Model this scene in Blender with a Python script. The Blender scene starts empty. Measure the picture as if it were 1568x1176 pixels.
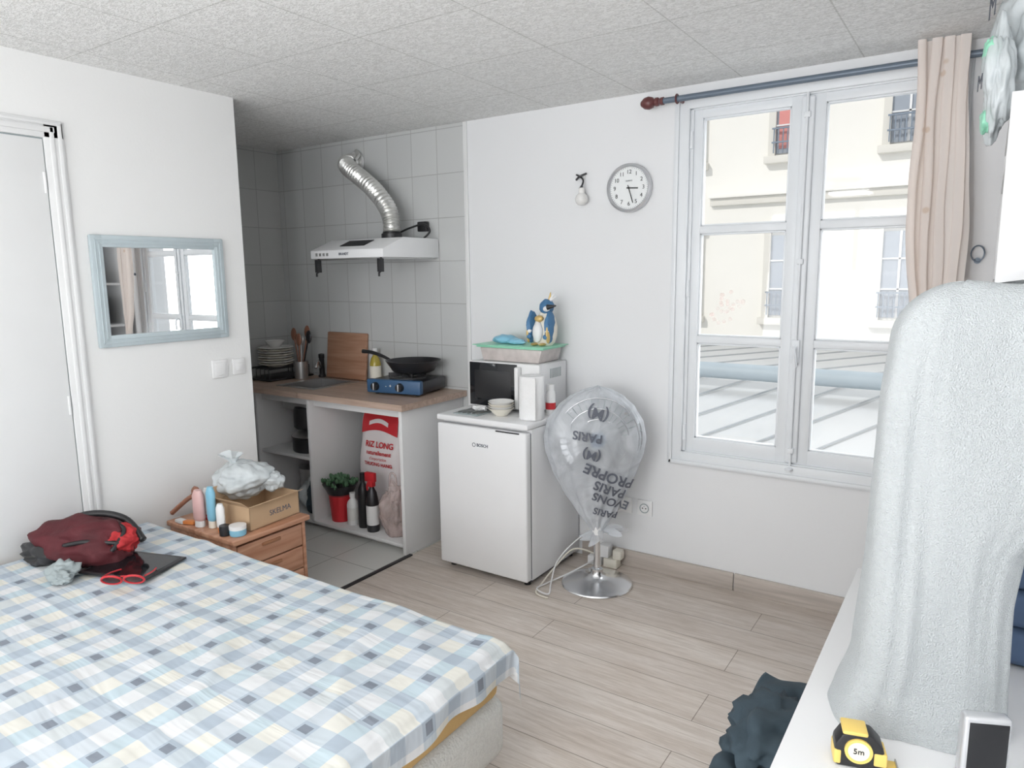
import bpy, bmesh, math, random
from mathutils import Vector, Matrix, noise
random.seed(3)
sc=bpy.context.scene
COL=sc.collection
rad=math.radians

# ------------------------------------------------------------------ materials
def new(name):
    m=bpy.data.materials.new(name); m.use_nodes=True
    nt=m.node_tree; b=nt.nodes['Principled BSDF']
    return m,nt,b
def N(nt,t,**k):
    n=nt.nodes.new(t)
    for a,v in k.items():
        if a in n.inputs: n.inputs[a].default_value=v
        else: setattr(n,a,v)
    return n
def rgba(c): return (c[0],c[1],c[2],1)
def mat(name,col,rough=.5,metal=0,var=.06,vs=6,bump=0,bs=60,coat=0,trans=0,alpha=1,sss=0,emit=0):
    m,nt,b=new(name)
    tc=N(nt,'ShaderNodeTexCoord'); n=N(nt,'ShaderNodeTexNoise'); n.inputs['Scale'].default_value=vs; n.inputs['Detail'].default_value=3
    nt.links.new(tc.outputs['Object'],n.inputs['Vector'])
    mx=N(nt,'ShaderNodeMix'); mx.data_type='RGBA'
    mx.inputs[6].default_value=rgba([c*(1-var) for c in col]); mx.inputs[7].default_value=rgba([min(1,c*(1+var)) for c in col])
    nt.links.new(n.outputs['Fac'],mx.inputs[0]); nt.links.new(mx.outputs[2],b.inputs['Base Color'])
    b.inputs['Roughness'].default_value=rough; b.inputs['Metallic'].default_value=metal
    if coat: b.inputs['Coat Weight'].default_value=coat
    if alpha<1: b.inputs['Alpha'].default_value=alpha
    if bump:
        n2=N(nt,'ShaderNodeTexNoise'); n2.inputs['Scale'].default_value=bs; n2.inputs['Detail'].default_value=4
        nt.links.new(tc.outputs['Object'],n2.inputs['Vector'])
        bp=N(nt,'ShaderNodeBump'); bp.inputs['Strength'].default_value=bump; bp.inputs['Distance'].default_value=.01
        nt.links.new(n2.outputs['Fac'],bp.inputs['Height']); nt.links.new(bp.outputs[0],b.inputs['Normal'])
    return m

def mat_ceiling():
    m,nt,b=new('ceiling_crepi')
    tc=N(nt,'ShaderNodeTexCoord')
    mp=N(nt,'ShaderNodeMapping'); mp.inputs['Scale'].default_value=(1,1.7,1)
    n=N(nt,'ShaderNodeTexNoise'); n.inputs['Scale'].default_value=52; n.inputs['Detail'].default_value=6; n.inputs['Distortion'].default_value=1.5
    nt.links.new(tc.outputs['Object'],mp.inputs[0]); nt.links.new(mp.outputs[0],n.inputs['Vector'])
    r=N(nt,'ShaderNodeValToRGB'); r.color_ramp.elements[0].position=.40; r.color_ramp.elements[1].position=.57
    nt.links.new(n.outputs['Fac'],r.inputs[0])
    br=N(nt,'ShaderNodeTexBrick'); br.offset=0.0; br.inputs['Scale'].default_value=1
    br.inputs['Brick Width'].default_value=.5; br.inputs['Row Height'].default_value=.5; br.inputs['Mortar Size'].default_value=.003
    br.inputs['Color1'].default_value=(1,1,1,1);br.inputs['Color2'].default_value=(.95,.95,.95,1);br.inputs['Mortar'].default_value=(.60,.60,.58,1)
    nt.links.new(tc.outputs['Object'],br.inputs['Vector'])
    mx=N(nt,'ShaderNodeMix'); mx.data_type='RGBA'; mx.inputs[6].default_value=(.76,.76,.745,1); mx.inputs[7].default_value=(.96,.96,.95,1)
    nt.links.new(r.outputs[0],mx.inputs[0])
    mu=N(nt,'ShaderNodeMix'); mu.data_type='RGBA'; mu.blend_type='MULTIPLY'; mu.inputs[0].default_value=.6
    nt.links.new(mx.outputs[2],mu.inputs[6]); nt.links.new(br.outputs['Color'],mu.inputs[7])
    nt.links.new(mu.outputs[2],b.inputs['Base Color'])
    b.inputs['Roughness'].default_value=.75
    bp=N(nt,'ShaderNodeBump'); bp.inputs['Strength'].default_value=.4; bp.inputs['Distance'].default_value=.008
    nt.links.new(r.outputs[0],bp.inputs['Height']); nt.links.new(bp.outputs[0],b.inputs['Normal'])
    return m

def mat_brick(name,w,h,off,c1,c2,mort,ms,loc,swz=None,rough=.3,grain=False,bumpd=.002):
    m,nt,b=new(name)
    tc=N(nt,'ShaderNodeTexCoord'); sp=N(nt,'ShaderNodeSeparateXYZ'); cb=N(nt,'ShaderNodeCombineXYZ')
    nt.links.new(tc.outputs['Object'],sp.inputs[0])
    ax=swz or 'XY'
    nt.links.new(sp.outputs[ax[0]],cb.inputs[0]); nt.links.new(sp.outputs[ax[1]],cb.inputs[1])
    mp=N(nt,'ShaderNodeMapping'); mp.inputs['Location'].default_value=(loc[0],loc[1],0); nt.links.new(cb.outputs[0],mp.inputs[0])
    br=N(nt,'ShaderNodeTexBrick'); br.offset=off; br.inputs['Scale'].default_value=1; br.inputs['Brick Width'].default_value=w
    br.inputs['Row Height'].default_value=h; br.inputs['Mortar Size'].default_value=ms; br.inputs['Mortar Smooth'].default_value=.2
    br.inputs['Color1'].default_value=rgba(c1); br.inputs['Color2'].default_value=rgba(c2); br.inputs['Mortar'].default_value=rgba(mort)
    nt.links.new(mp.outputs[0],br.inputs['Vector'])
    col=br.outputs['Color']
    if grain:
        for sc_,lo,p0,p1,s2 in (((1.5,20,1),(.82,.79,.76,1),.30,.60,2.2),((5,90,1),(.87,.855,.84,1),.35,.6,3.0),((.8,6,1),(.92,.90,.88,1),.40,.6,2.0)):
            m2=N(nt,'ShaderNodeMapping'); m2.inputs['Scale'].default_value=sc_; nt.links.new(tc.outputs['Object'],m2.inputs[0])
            n=N(nt,'ShaderNodeTexNoise'); n.inputs['Scale'].default_value=s2; n.inputs['Detail'].default_value=6; n.inputs['Distortion'].default_value=.9
            nt.links.new(m2.outputs[0],n.inputs['Vector'])
            r=N(nt,'ShaderNodeValToRGB'); r.color_ramp.elements[0].position=p0; r.color_ramp.elements[0].color=lo
            r.color_ramp.elements[1].position=p1; r.color_ramp.elements[1].color=(1,1,1,1)
            nt.links.new(n.outputs['Fac'],r.inputs[0])
            mu=N(nt,'ShaderNodeMix'); mu.data_type='RGBA'; mu.blend_type='MULTIPLY'; mu.inputs[0].default_value=1
            nt.links.new(col,mu.inputs[6]); nt.links.new(r.outputs[0],mu.inputs[7]); col=mu.outputs[2]
    nt.links.new(col,b.inputs['Base Color']); b.inputs['Roughness'].default_value=rough
    iv=N(nt,'ShaderNodeMath'); iv.operation='SUBTRACT'; iv.inputs[0].default_value=1; nt.links.new(br.outputs['Fac'],iv.inputs[1])
    bp=N(nt,'ShaderNodeBump'); bp.inputs['Strength'].default_value=.6; bp.inputs['Distance'].default_value=bumpd
    nt.links.new(iv.outputs[0],bp.inputs['Height']); nt.links.new(bp.outputs[0],b.inputs['Normal'])
    return m

def mat_wood(name,dark,light,axis='X',scale=14,rough=.4):
    m,nt,b=new(name)
    tc=N(nt,'ShaderNodeTexCoord'); mp=N(nt,'ShaderNodeMapping')
    s=[scale]*3; s['XYZ'.index(axis)]=1.2; mp.inputs['Scale'].default_value=s
    nt.links.new(tc.outputs['Object'],mp.inputs[0])
    n=N(nt,'ShaderNodeTexNoise'); n.inputs['Scale'].default_value=2; n.inputs['Detail'].default_value=6; n.inputs['Distortion'].default_value=.8
    nt.links.new(mp.outputs[0],n.inputs['Vector'])
    r=N(nt,'ShaderNodeValToRGB'); r.color_ramp.elements[0].position=.35; r.color_ramp.elements[0].color=rgba(dark); r.color_ramp.elements[1].position=.68; r.color_ramp.elements[1].color=rgba(light)
    nt.links.new(n.outputs['Fac'],r.inputs[0]); nt.links.new(r.outputs[0],b.inputs['Base Color']); b.inputs['Roughness'].default_value=rough
    return m

def mat_cloth():
    m,nt,b=new('checked_cotton')
    uv=N(nt,'ShaderNodeUVMap'); uv.uv_map='UVMap'; sp=N(nt,'ShaderNodeSeparateXYZ'); nt.links.new(uv.outputs[0],sp.inputs[0])
    def M(op,a,bv=None):
        n=N(nt,'ShaderNodeMath'); n.operation=op
        for i,v in enumerate((a,bv)):
            if v is None: continue
            if isinstance(v,(int,float)): n.inputs[i].default_value=v
            else: nt.links.new(v,n.inputs[i])
        return n.outputs[0]
    P=.112
    U=M('DIVIDE',M('ADD',sp.outputs[0],P*60),P); V=M('DIVIDE',M('ADD',sp.outputs[1],P*60),P)
    def band(o,s,w): return M('LESS_THAN',M('FRACT',M('SUBTRACT',o,s)),w)
    def mixc(fac,a,c):
        n=N(nt,'ShaderNodeMix'); n.data_type='RGBA'
        for i,v in ((0,fac),(6,a),(7,c)):
            if isinstance(v,(int,float,tuple)): n.inputs[i].default_value=v
            else: nt.links.new(v,n.inputs[i])
        return n.outputs[2]
    par=M('MODULO',M('ADD',M('FLOOR',U),M('FLOOR',V)),2)
    pu=M('MODULO',M('FLOOR',U),2); pv=M('MODULO',M('FLOOR',V),2)
    bu=band(U,0,.46); bv=band(V,0,.46)
    c=mixc(par,(.75,.765,.78,1),(.76,.75,.685,1))
    c=mixc(M('MULTIPLY',bu,.85),c,(.52,.60,.68,1))
    c=mixc(M('MULTIPLY',bv,M('ADD',M('MULTIPLY',pv,.25),.55)),c,(.49,.58,.66,1))
    c=mixc(M('MULTIPLY',M('MULTIPLY',bu,M('SUBTRACT',1,bv)),M('MULTIPLY',pu,.55)),c,(.48,.64,.70,1))
    c=mixc(M('MULTIPLY',M('MULTIPLY',bu,bv),.80),c,(.38,.46,.55,1))
    dk=M('MULTIPLY',M('MULTIPLY',band(U,.07,.31),band(V,.11,.24)),par)
    c=mixc(dk,c,(.19,.225,.28,1))
    nn=N(nt,'ShaderNodeTexNoise'); nn.inputs['Scale'].default_value=4; nt.links.new(uv.outputs[0],nn.inputs['Vector'])
    c=mixc(M('MULTIPLY',nn.outputs['Fac'],.18),c,(.82,.84,.87,1))
    nt.links.new(c,b.inputs['Base Color']); b.inputs['Roughness'].default_value=.85
    mp=N(nt,'ShaderNodeMapping'); mp.inputs['Rotation'].default_value=(0,0,.5); mp.inputs['Scale'].default_value=(1.5,7,1); nt.links.new(uv.outputs[0],mp.inputs[0])
    n2=N(nt,'ShaderNodeTexNoise'); n2.inputs['Scale'].default_value=1.4; n2.inputs['Detail'].default_value=3; n2.inputs['Distortion'].default_value=.6
    nt.links.new(mp.outputs[0],n2.inputs['Vector'])
    bp=N(nt,'ShaderNodeBump'); bp.inputs['Strength'].default_value=.4; bp.inputs['Distance'].default_value=.035
    nt.links.new(n2.outputs['Fac'],bp.inputs['Height']); nt.links.new(bp.outputs[0],b.inputs['Normal'])
    return m

def mat_plastic_film(name,col,opac,bs=22,rough=.25,bump=.5,spread=.12):
    m,nt,b=new(name)
    b.inputs['Base Color'].default_value=rgba(col); b.inputs['Roughness'].default_value=rough
    tc=N(nt,'ShaderNodeTexCoord'); n=N(nt,'ShaderNodeTexNoise'); n.inputs['Scale'].default_value=bs; n.inputs['Detail'].default_value=4; n.inputs['Distortion'].default_value=1.0
    nt.links.new(tc.outputs['Object'],n.inputs['Vector'])
    bp=N(nt,'ShaderNodeBump'); bp.inputs['Strength'].default_value=bump; bp.inputs['Distance'].default_value=.02
    nt.links.new(n.outputs['Fac'],bp.inputs['Height']); nt.links.new(bp.outputs[0],b.inputs['Normal'])
    mr=N(nt,'ShaderNodeMapRange'); mr.inputs[1].default_value=.3; mr.inputs[2].default_value=.7; mr.inputs[3].default_value=max(0,opac-spread); mr.inputs[4].default_value=min(1,opac+spread)
    nt.links.new(n.outputs['Fac'],mr.inputs[0]); nt.links.new(mr.outputs[0],b.inputs['Alpha'])
    return m

def mat_glass():
    m=bpy.data.materials.new('window_glass'); m.use_nodes=True; nt=m.node_tree; nt.nodes.clear()
    o=N(nt,'ShaderNodeOutputMaterial'); t=N(nt,'ShaderNodeBsdfTransparent'); g=N(nt,'ShaderNodeBsdfGlossy'); g.inputs['Roughness'].default_value=.03
    n=N(nt,'ShaderNodeTexNoise'); n.inputs['Scale'].default_value=3
    mr=N(nt,'ShaderNodeMapRange'); mr.inputs[3].default_value=.02; mr.inputs[4].default_value=.05; nt.links.new(n.outputs['Fac'],mr.inputs[0])
    mx=N(nt,'ShaderNodeMixShader'); nt.links.new(mr.outputs[0],mx.inputs[0]); nt.links.new(t.outputs[0],mx.inputs[1]); nt.links.new(g.outputs[0],mx.inputs[2]); nt.links.new(mx.outputs[0],o.inputs[0])
    return m
def mat_curtain():
    m,nt,b=new('curtain_fabric')
    tc=N(nt,'ShaderNodeTexCoord'); v=N(nt,'ShaderNodeTexVoronoi'); v.inputs['Scale'].default_value=9
    nt.links.new(tc.outputs['Object'],v.inputs['Vector'])
    r=N(nt,'ShaderNodeValToRGB'); r.color_ramp.elements[0].position=.09; r.color_ramp.elements[0].color=(.78,.66,.56,1); r.color_ramp.elements[1].position=.14; r.color_ramp.elements[1].color=(.97,.92,.89,1)
    nt.links.new(v.outputs['Distance'],r.inputs[0]); nt.links.new(r.outputs[0],b.inputs['Base Color']); b.inputs['Roughness'].default_value=.85
    tr=N(nt,'ShaderNodeBsdfTranslucent'); tr.inputs[0].default_value=(.98,.84,.74,1)
    mx=N(nt,'ShaderNodeMixShader'); mx.inputs[0].default_value=.38
    o=nt.nodes['Material Output']; nt.links.new(b.outputs[0],mx.inputs[1]); nt.links.new(tr.outputs[0],mx.inputs[2]); nt.links.new(mx.outputs[0],o.inputs[0])
    return m

M_wall=mat('wall_paint',(.83,.838,.85),.7,var=.012,vs=2,bump=.05,bs=90)
M_wallL=mat('wall_paint_left',(.845,.847,.84),.7,var=.012,vs=2,bump=.05,bs=90)
M_ceil=mat_ceiling()
M_floor=mat_brick('laminate_planks',1.25,.19,.37,(.69,.625,.57),(.745,.68,.62),(.32,.27,.23),.0018,(.3,.02),'XY',.36,True,.001)
M_ktile=mat_brick('kitchen_floor_tile',.33,.33,0,(.66,.66,.635),(.69,.69,.66),(.36,.36,.34),.003,(.0,.05),'XY',.35)
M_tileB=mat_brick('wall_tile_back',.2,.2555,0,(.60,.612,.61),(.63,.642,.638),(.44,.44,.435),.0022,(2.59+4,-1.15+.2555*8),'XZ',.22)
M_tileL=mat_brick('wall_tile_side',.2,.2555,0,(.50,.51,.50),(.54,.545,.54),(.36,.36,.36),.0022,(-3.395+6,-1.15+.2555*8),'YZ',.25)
M_white=mat('white_lacquer',(.85,.855,.865),.4,var=.02)
M_trim=mat('trim_white',(.82,.825,.825),.5,var=.02)
M_win=mat('window_paint',(.82,.845,.87),.4,var=.02,vs=10)
M_glass=mat_glass()
M_base=mat_wood('baseboard_oak',(.44,.39,.35),(.58,.52,.47),'X',20,.5)
M_mirror=mat('mirror_silver',(.94,.95,.95),.01,1,var=0)
M_mframe=mat('mirror_frame_grey',(.50,.575,.605),.4,var=.04,vs=20)
M_black=mat('black_plastic',(.02,.02,.022),.35)
M_blackg=mat('black_gloss',(.012,.013,.016),.08)
M_dark=mat('dark_metal',(.06,.06,.065),.35,.7)
M_chrome=mat('chrome',(.80,.81,.83),.2,1,var=.02)
M_silver=mat('silver_paint',(.62,.63,.65),.25,.5,var=.02)
M_alu=mat('aluminium_foil',(.78,.78,.76),.32,.85,var=.1,vs=30,bump=.25,bs=50)
M_steel=mat('brushed_steel',(.55,.55,.55),.3,.9)
M_ctop=mat_wood('worktop_oak',(.44,.32,.25),(.58,.44,.36),'X',18,.4)
M_cab=mat('melamine_white',(.80,.80,.80),.5,var=.02)
M_pine=mat_wood('honey_wood',(.43,.20,.115),(.64,.36,.235),'Y',14,.35)
M_board=mat_wood('cutting_board_wood',(.36,.18,.11),(.48,.28,.185),'X',16,.5)
M_card=mat('cardboard',(.55,.38,.235),.85,var=.06,vs=12)
M_cloth=mat_cloth()
M_ochre=mat('ochre_mattress',(.68,.46,.20),.8,var=.08,bump=.3,bs=60)
M_mesh=mat('mattress_mesh',(.72,.72,.69),.9,var=.16,vs=120,bump=.7,bs=140)
M_legw=mat('leg_wood',(.35,.16,.08),.5)
M_towel=mat('terry_towel',(.63,.665,.68),.97,var=.05,vs=90,bump=.8,bs=380)
M_blue=mat('navy_fabric',(.09,.14,.24),.9,var=.15,vs=20)
M_dkcloth=mat('dark_teal_cloth',(.045,.07,.09),.85,var=.3,vs=10,bump=.4,bs=20)
M_cur=mat_curtain()
M_rod=mat('rod_bluegrey',(.15,.19,.24),.4,.2)
M_fin=mat('finial_brown',(.14,.045,.045),.3)
M_brown=mat('brown_wood',(.30,.13,.08),.45)
M_film=mat_plastic_film('fan_plastic_film',(.66,.69,.73),.60,7,.28,.45,.16)
M_bagw=mat_plastic_film('white_bag_film',(.74,.79,.81),.78,9,.25,.35,.12)
M_bagt=mat_plastic_film('clear_bag_film',(.72,.58,.55),.45,12)
M_decal=mat_plastic_film('glass_decal',(.95,.70,.66),.16,22)
M_ink=mat('grey_ink',(.11,.12,.15),.6)
M_red=mat('red_plastic',(.62,.03,.04),.4)
M_redc=mat('red_fabric',(.50,.03,.035),.8,var=.3,vs=14,bump=.4,bs=30)
M_dred=mat('dark_red_fabric',(.085,.011,.016),.75,var=.7,vs=9,bump=.4,bs=30)
M_green=mat('green_lid',(.34,.76,.55),.35)
M_gcont=mat('food_box',(.60,.54,.52),.3,var=.25,vs=25,coat=.5)
M_pink=mat('pink_tube',(.74,.47,.45),.35)
M_cyan=mat('cyan_plastic',(.25,.55,.72),.35)
M_wp=mat('white_plastic',(.86,.86,.86),.35,var=.02)
M_cream=mat('cream_label',(.86,.82,.72),.6)
M_yellow=mat('tape_yellow',(.88,.64,.18),.4)
M_orange=mat('orange_plastic',(.80,.28,.08),.4)
M_paper=mat('paper_towel',(.88,.88,.88),.95,var=.03,vs=40,bump=.3,bs=80)
M_blueS=mat('stove_blue',(.045,.11,.22),.35)
M_blueT=mat('toy_blue',(.07,.20,.38),.5)
M_rice=mat('rice_sack_white',(.84,.79,.79),.55,var=.05,bump=.4,bs=14)
M_plant=mat('plant_green',(.07,.16,.08),.6)
M_gr=mat('grey_cloth',(.36,.41,.42),.9,var=.15,bump=.5,bs=30)
M_cer=mat('ceramic_white',(.84,.83,.81),.2,var=.02)
M_gold=mat('gold',(.70,.50,.20),.4,.3)
M_oil=mat('olive_oil',(.45,.36,.06),.15,var=.1)
M_clockf=mat('clock_dial',(.86,.88,.88),.5,var=.01)
M_shelfdk=mat('dark_contents',(.04,.035,.035),.8,var=.5,vs=5)
M_facade=mat('facade_plaster',(.89,.875,.83),.9,var=.03,vs=1)
M_facade2=mat('facade_moulding',(.75,.73,.68),.9,var=.03,vs=1)
M_zinc=mat('zinc_roof',(.60,.615,.625),.6,.1,var=.10,vs=1.2)
M_seam=mat('zinc_seam',(.38,.40,.42),.6,.1,var=.1)
M_pipe=mat('pipe_bluegrey',(.38,.45,.50),.5)
M_fwin=mat('facade_window_pale',(.32,.36,.42),.4)
M_rail=mat('railing_iron',(.20,.25,.32),.5)
M_shut=mat('red_blind',(.72,.28,.26),.7)
M_lens=mat('glass_lens',(.05,.02,.02),.1)

# ------------------------------------------------------------------ mesh builder
class B:
    def __init__(s,name): s.name=name; s.bm=bmesh.new(); s.mats=[]; s.bm.loops.layers.uv.new('UVMap')
    def mi(s,m):
        if m not in s.mats: s.mats.append(m)
        return s.mats.index(m)
    def merge(s,t,m,M=None):
        if M is not None: bmesh.ops.transform(t,matrix=M,verts=t.verts)
        i=s.mi(m)
        for f in t.faces: f.material_index=i; f.smooth=True
        me=bpy.data.meshes.new('tmp'); t.to_mesh(me); t.free(); s.bm.from_mesh(me); bpy.data.meshes.remove(me)
    def box(s,x0,x1,y0,y1,z0,z1,m,bev=0,M=None,seg=2):
        t=bmesh.new(); bmesh.ops.create_cube(t,size=1)
        for v in t.verts: v.co=Vector(((x0+x1)/2+v.co.x*(x1-x0),(y0+y1)/2+v.co.y*(y1-y0),(z0+z1)/2+v.co.z*(z1-z0)))
        if bev>0: bmesh.ops.bevel(t,geom=list(t.edges),offset=bev,segments=seg,affect='EDGES',profile=.5)
        s.merge(t,m,M); return s
    def lathe(s,prof,m,c=(0,0,0),seg=32,M=None,sx=1,sy=1):
        t=bmesh.new(); rings=[]
        for r,z in prof:
            if r<1e-5: rings.append([t.verts.new((c[0],c[1],c[2]+z))])
            else: rings.append([t.verts.new((c[0]+sx*r*math.cos(2*math.pi*k/seg),c[1]+sy*r*math.sin(2*math.pi*k/seg),c[2]+z)) for k in range(seg)])
        for a,b in zip(rings,rings[1:]):
            for k in range(seg):
                k2=(k+1)%seg
                if len(a)==1 and len(b)==1: continue
                if len(a)==1: t.faces.new((a[0],b[k],b[k2]))
                elif len(b)==1: t.faces.new((a[k],b[0],a[k2]))
                else: t.faces.new((a[k],b[k],b[k2],a[k2]))
        bmesh.ops.recalc_face_normals(t,faces=t.faces)
        s.merge(t,m,M); return s
    def cyl(s,p0,p1,r,m,r1=None,seg=20):
        p0,p1=Vector(p0),Vector(p1); d=p1-p0; L=d.length
        q=d.to_track_quat('Z','Y').to_matrix().to_4x4(); r1=r if r1 is None else r1
        return s.lathe([(0,0),(r,0),(r1,L),(0,L)],m,seg=seg,M=Matrix.Translation(p0)@q)
    def tube(s,pts,r,m,seg=10,closed=False):
        pts=[Vector(p) for p in pts]; n=len(pts); t=bmesh.new(); rings=[]
        up=None
        for i,p in enumerate(pts):
            if closed: d=pts[(i+1)%n]-pts[i-1]
            else: d=pts[min(i+1,n-1)]-pts[max(i-1,0)]
            d.normalize()
            if up is None: up=d.orthogonal().normalized()
            else: up=(up-d*up.dot(d)).normalized()
            w=d.cross(up); rr=r(i/(n-1)) if callable(r) else r
            rings.append([t.verts.new(p+rr*(math.cos(2*math.pi*k/seg)*up+math.sin(2*math.pi*k/seg)*w)) for k in range(seg)])
        for i in range(n if closed else n-1):
            a,b=rings[i],rings[(i+1)%n]
            for k in range(seg):
                t.faces.new((a[k],a[(k+1)%seg],b[(k+1)%seg],b[k]))
        if not closed:
            t.faces.new(rings[0][::-1]); t.faces.new(rings[-1])
        bmesh.ops.recalc_face_normals(t,faces=t.faces)
        s.merge(t,m); return s
    def sheet(s,fn,nu,nv,m,wrap=False,M=None,uvfn=None):
        t=bmesh.new(); uvl=t.loops.layers.uv.new('UVMap'); g=[];
        for j in range(nv+1):
            g.append([t.verts.new(fn(i/nu,j/nv)) for i in range(nu if wrap else nu+1)])
        for j in range(nv):
            for i in range(nu):
                i2=(i+1)%nu if wrap else i+1
                f=t.faces.new((g[j][i],g[j][i2],g[j+1][i2],g[j+1][i]))
                for l,(a,b) in zip(f.loops,((i,j),(i+1,j),(i+1,j+1),(i,j+1))):
                    l[uvl].uv=uvfn(a/nu,b/nv) if uvfn else (a/nu,b/nv)
        s.merge(t,m,M); return s
    def blob(s,c,r,m,amp=.15,fr=3,sub=4,M=None,flat=None,seed=0,ridge=0):
        t=bmesh.new(); bmesh.ops.create_icosphere(t,subdivisions=sub,radius=1)
        for v in t.verts:
            d=v.co.normalized(); k=1+amp*noise.noise(d*fr+Vector((seed*7.3,seed,0)))*1.6+amp*.5*noise.noise(d*fr*2.7+Vector((seed,3,1)))
            if ridge: k+=ridge*(.35-abs(noise.noise(d*fr*1.1+Vector((seed,9,4))))-.45*abs(noise.noise(d*fr*2.3+Vector((4,seed,4)))))
            p=Vector((d.x*r[0],d.y*r[1],d.z*r[2]))*k
            if flat is not None and p.z<flat: p.z=flat
            v.co=p+Vector(c)
        s.merge(t,m,M); return s
    def prism(s,poly,axis,a,b,m,bev=0):
        t=bmesh.new()
        def P(u,v,w):
            return {'X':(w,u,v),'Y':(u,w,v),'Z':(u,v,w)}[axis]
        A=[t.verts.new(P(u,v,a)) for u,v in poly]; C=[t.verts.new(P(u,v,b)) for u,v in poly]
        t.faces.new(A[::-1]); t.faces.new(C); n=len(poly)
        for i in range(n): t.faces.new((A[i],A[(i+1)%n],C[(i+1)%n],C[i]))
        bmesh.ops.recalc_face_normals(t,faces=t.faces)
        if bev: bmesh.ops.bevel(t,geom=list(t.edges),offset=bev,segments=2,affect='EDGES',profile=.5)
        s.merge(t,m); return s
    def text(s,body,size,m,M,ext=.0006,warp=None,bold=False):
        cu=bpy.data.curves.new('t','FONT'); cu.body=body; cu.size=size; cu.extrude=ext; cu.align_x='CENTER'; cu.align_y='CENTER'
        if bold: cu.offset=size*.025
        ob=bpy.data.objects.new('t',cu); COL.objects.link(ob); bpy.context.view_layer.update()
        dg=bpy.context.evaluated_depsgraph_get(); me=bpy.data.meshes.new_from_object(ob.evaluated_get(dg))
        t=bmesh.new(); t.from_mesh(me); bpy.data.objects.remove(ob); bpy.data.meshes.remove(me); bpy.data.curves.remove(cu)
        if warp:
            bmesh.ops.transform(t,matrix=M,verts=t.verts)
            for v in t.verts: v.co=warp(v.co)
            s.merge(t,m)
        else: s.merge(t,m,M)
        return s
    def done(s,ang=38,M=None):
        me=bpy.data.meshes.new(s.name); s.bm.to_mesh(me); s.bm.free()
        for m in s.mats: me.materials.append(m)
        if ang<179: me.set_sharp_from_angle(angle=rad(ang))
        ob=bpy.data.objects.new(s.name,me); COL.objects.link(ob)
        if M is not None: ob.matrix_world=M
        return ob
def cr(pts,n=8,closed=False):
    pts=[Vector(p) for p in pts]; out=[]; L=len(pts)
    rng=range(L if closed else L-1)
    for i in rng:
        if closed: p0,p1,p2,p3=pts[i-1],pts[i],pts[(i+1)%L],pts[(i+2)%L]
        else: p0,p1,p2,p3=pts[max(i-1,0)],pts[i],pts[i+1],pts[min(i+2,L-1)]
        for k in range(n):
            t=k/n; out.append(.5*((2*p1)+(-p0+p2)*t+(2*p0-5*p1+4*p2-p3)*t*t+(-p0+3*p1-3*p2+p3)*t**3))
    if not closed: out.append(pts[-1])
    return out
def interp(tab,x):
    if x<=tab[0][0]: return tab[0][1]
    for (a,b),(c,d) in zip(tab,tab[1:]):
        if x<=c:
            t=(x-a)/(c-a); t=t*t*(3-2*t)*.4+t*.6; return b+(d-b)*t
    return tab[-1][1]
RX=lambda a: Matrix.Rotation(rad(a),4,'X')
RY=lambda a: Matrix.Rotation(rad(a),4,'Y')
RZ=lambda a: Matrix.Rotation(rad(a),4,'Z')
T=lambda x,y,z: Matrix.Translation((x,y,z))

# ------------------------------------------------------------------ room shell
XL=-3.16; YB=3.395; CZ=2.45; XA=-4.25; XR=.62; YR=-2.1
B('floor').box(-4.4,.8,-2.25,3.6,-.12,0,M_floor).done()
b=B('floor_kitchen'); b.box(XA,-2.625,2.28,YB,0,.004,M_ktile); b.box(XL,-2.625,1.9,2.28,0,.004,M_ktile); b.done()
B('trim_threshold').box(-2.632,-2.612,1.9,2.86,0,.008,M_dark).done()
B('ceiling').box(-4.4,.8,-2.25,3.6,CZ,CZ+.12,M_ceil).done()
B('wall_left').box(XL-.1,XL,-2.2,2.28,0,CZ,M_wallL).done()
b=B('wall_kitchen'); b.box(XA-.1,XA,2.18,3.6,0,CZ,M_wall); b.box(XA,XL-.1,2.18,2.28,0,CZ,M_wall); b.done()
WX0,WX1,WZ0,WZ1=-1.25,-.17,.66,2.36
b=B('wall_back'); b.box(XA,WX0,YB,3.6,0,CZ,M_wall); b.box(WX1,XR+.1,YB,3.6,0,CZ,M_wall); b.box(WX0,WX1,YB,3.6,0,WZ0,M_wall); b.box(WX0,WX1,YB,3.6,WZ1,CZ,M_wall); b.done()
B('wall_right').box(XR,XR+.1,-2.2,YB,0,CZ,M_wall).done()
b=B('wall_rear'); b.box(XL,-2.3,YR-.1,YR,0,CZ,M_wall); b.box(-.3,XR,YR-.1,YR,0,CZ,M_wall); b.box(-2.3,-.3,YR-.1,YR,0,.7,M_wall); b.box(-2.3,-.3,YR-.1,YR,2.3,CZ,M_wall); b.done()
b=B('rear_fill_frame');  # made-up frame behind the camera, dresses the rear fill light
for x in (-2.3,-1.33,-.36): b.box(x,x+.06,YR-.08,YR-.03,.7,2.3,M_win,.004)
for z in (.7,1.5,2.24): b.box(-2.3,-.3,YR-.08,YR-.03,z,z+.06,M_win,.004)
b.done()
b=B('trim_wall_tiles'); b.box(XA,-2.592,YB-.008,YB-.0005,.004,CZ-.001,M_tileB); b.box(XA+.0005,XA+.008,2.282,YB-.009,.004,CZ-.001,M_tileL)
b.box(-2.592,-2.565,YB-.010,YB-.0005,.0,CZ-.001,M_trim,.002); b.done()
b=B('baseboard_back'); b.box(-1.80,-.95,YB-.016,YB-.0005,0,.09,M_base,.002); b.box(-.945,XR-.002,YB-.016,YB-.0005,0,.09,M_base,.002); b.done()
B('baseboard_right').box(XR-.016,XR-.0005,-2.05,2.2,0,.09,M_base,.002).done()
b=B('door_1'); D0=XL+.001
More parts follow.
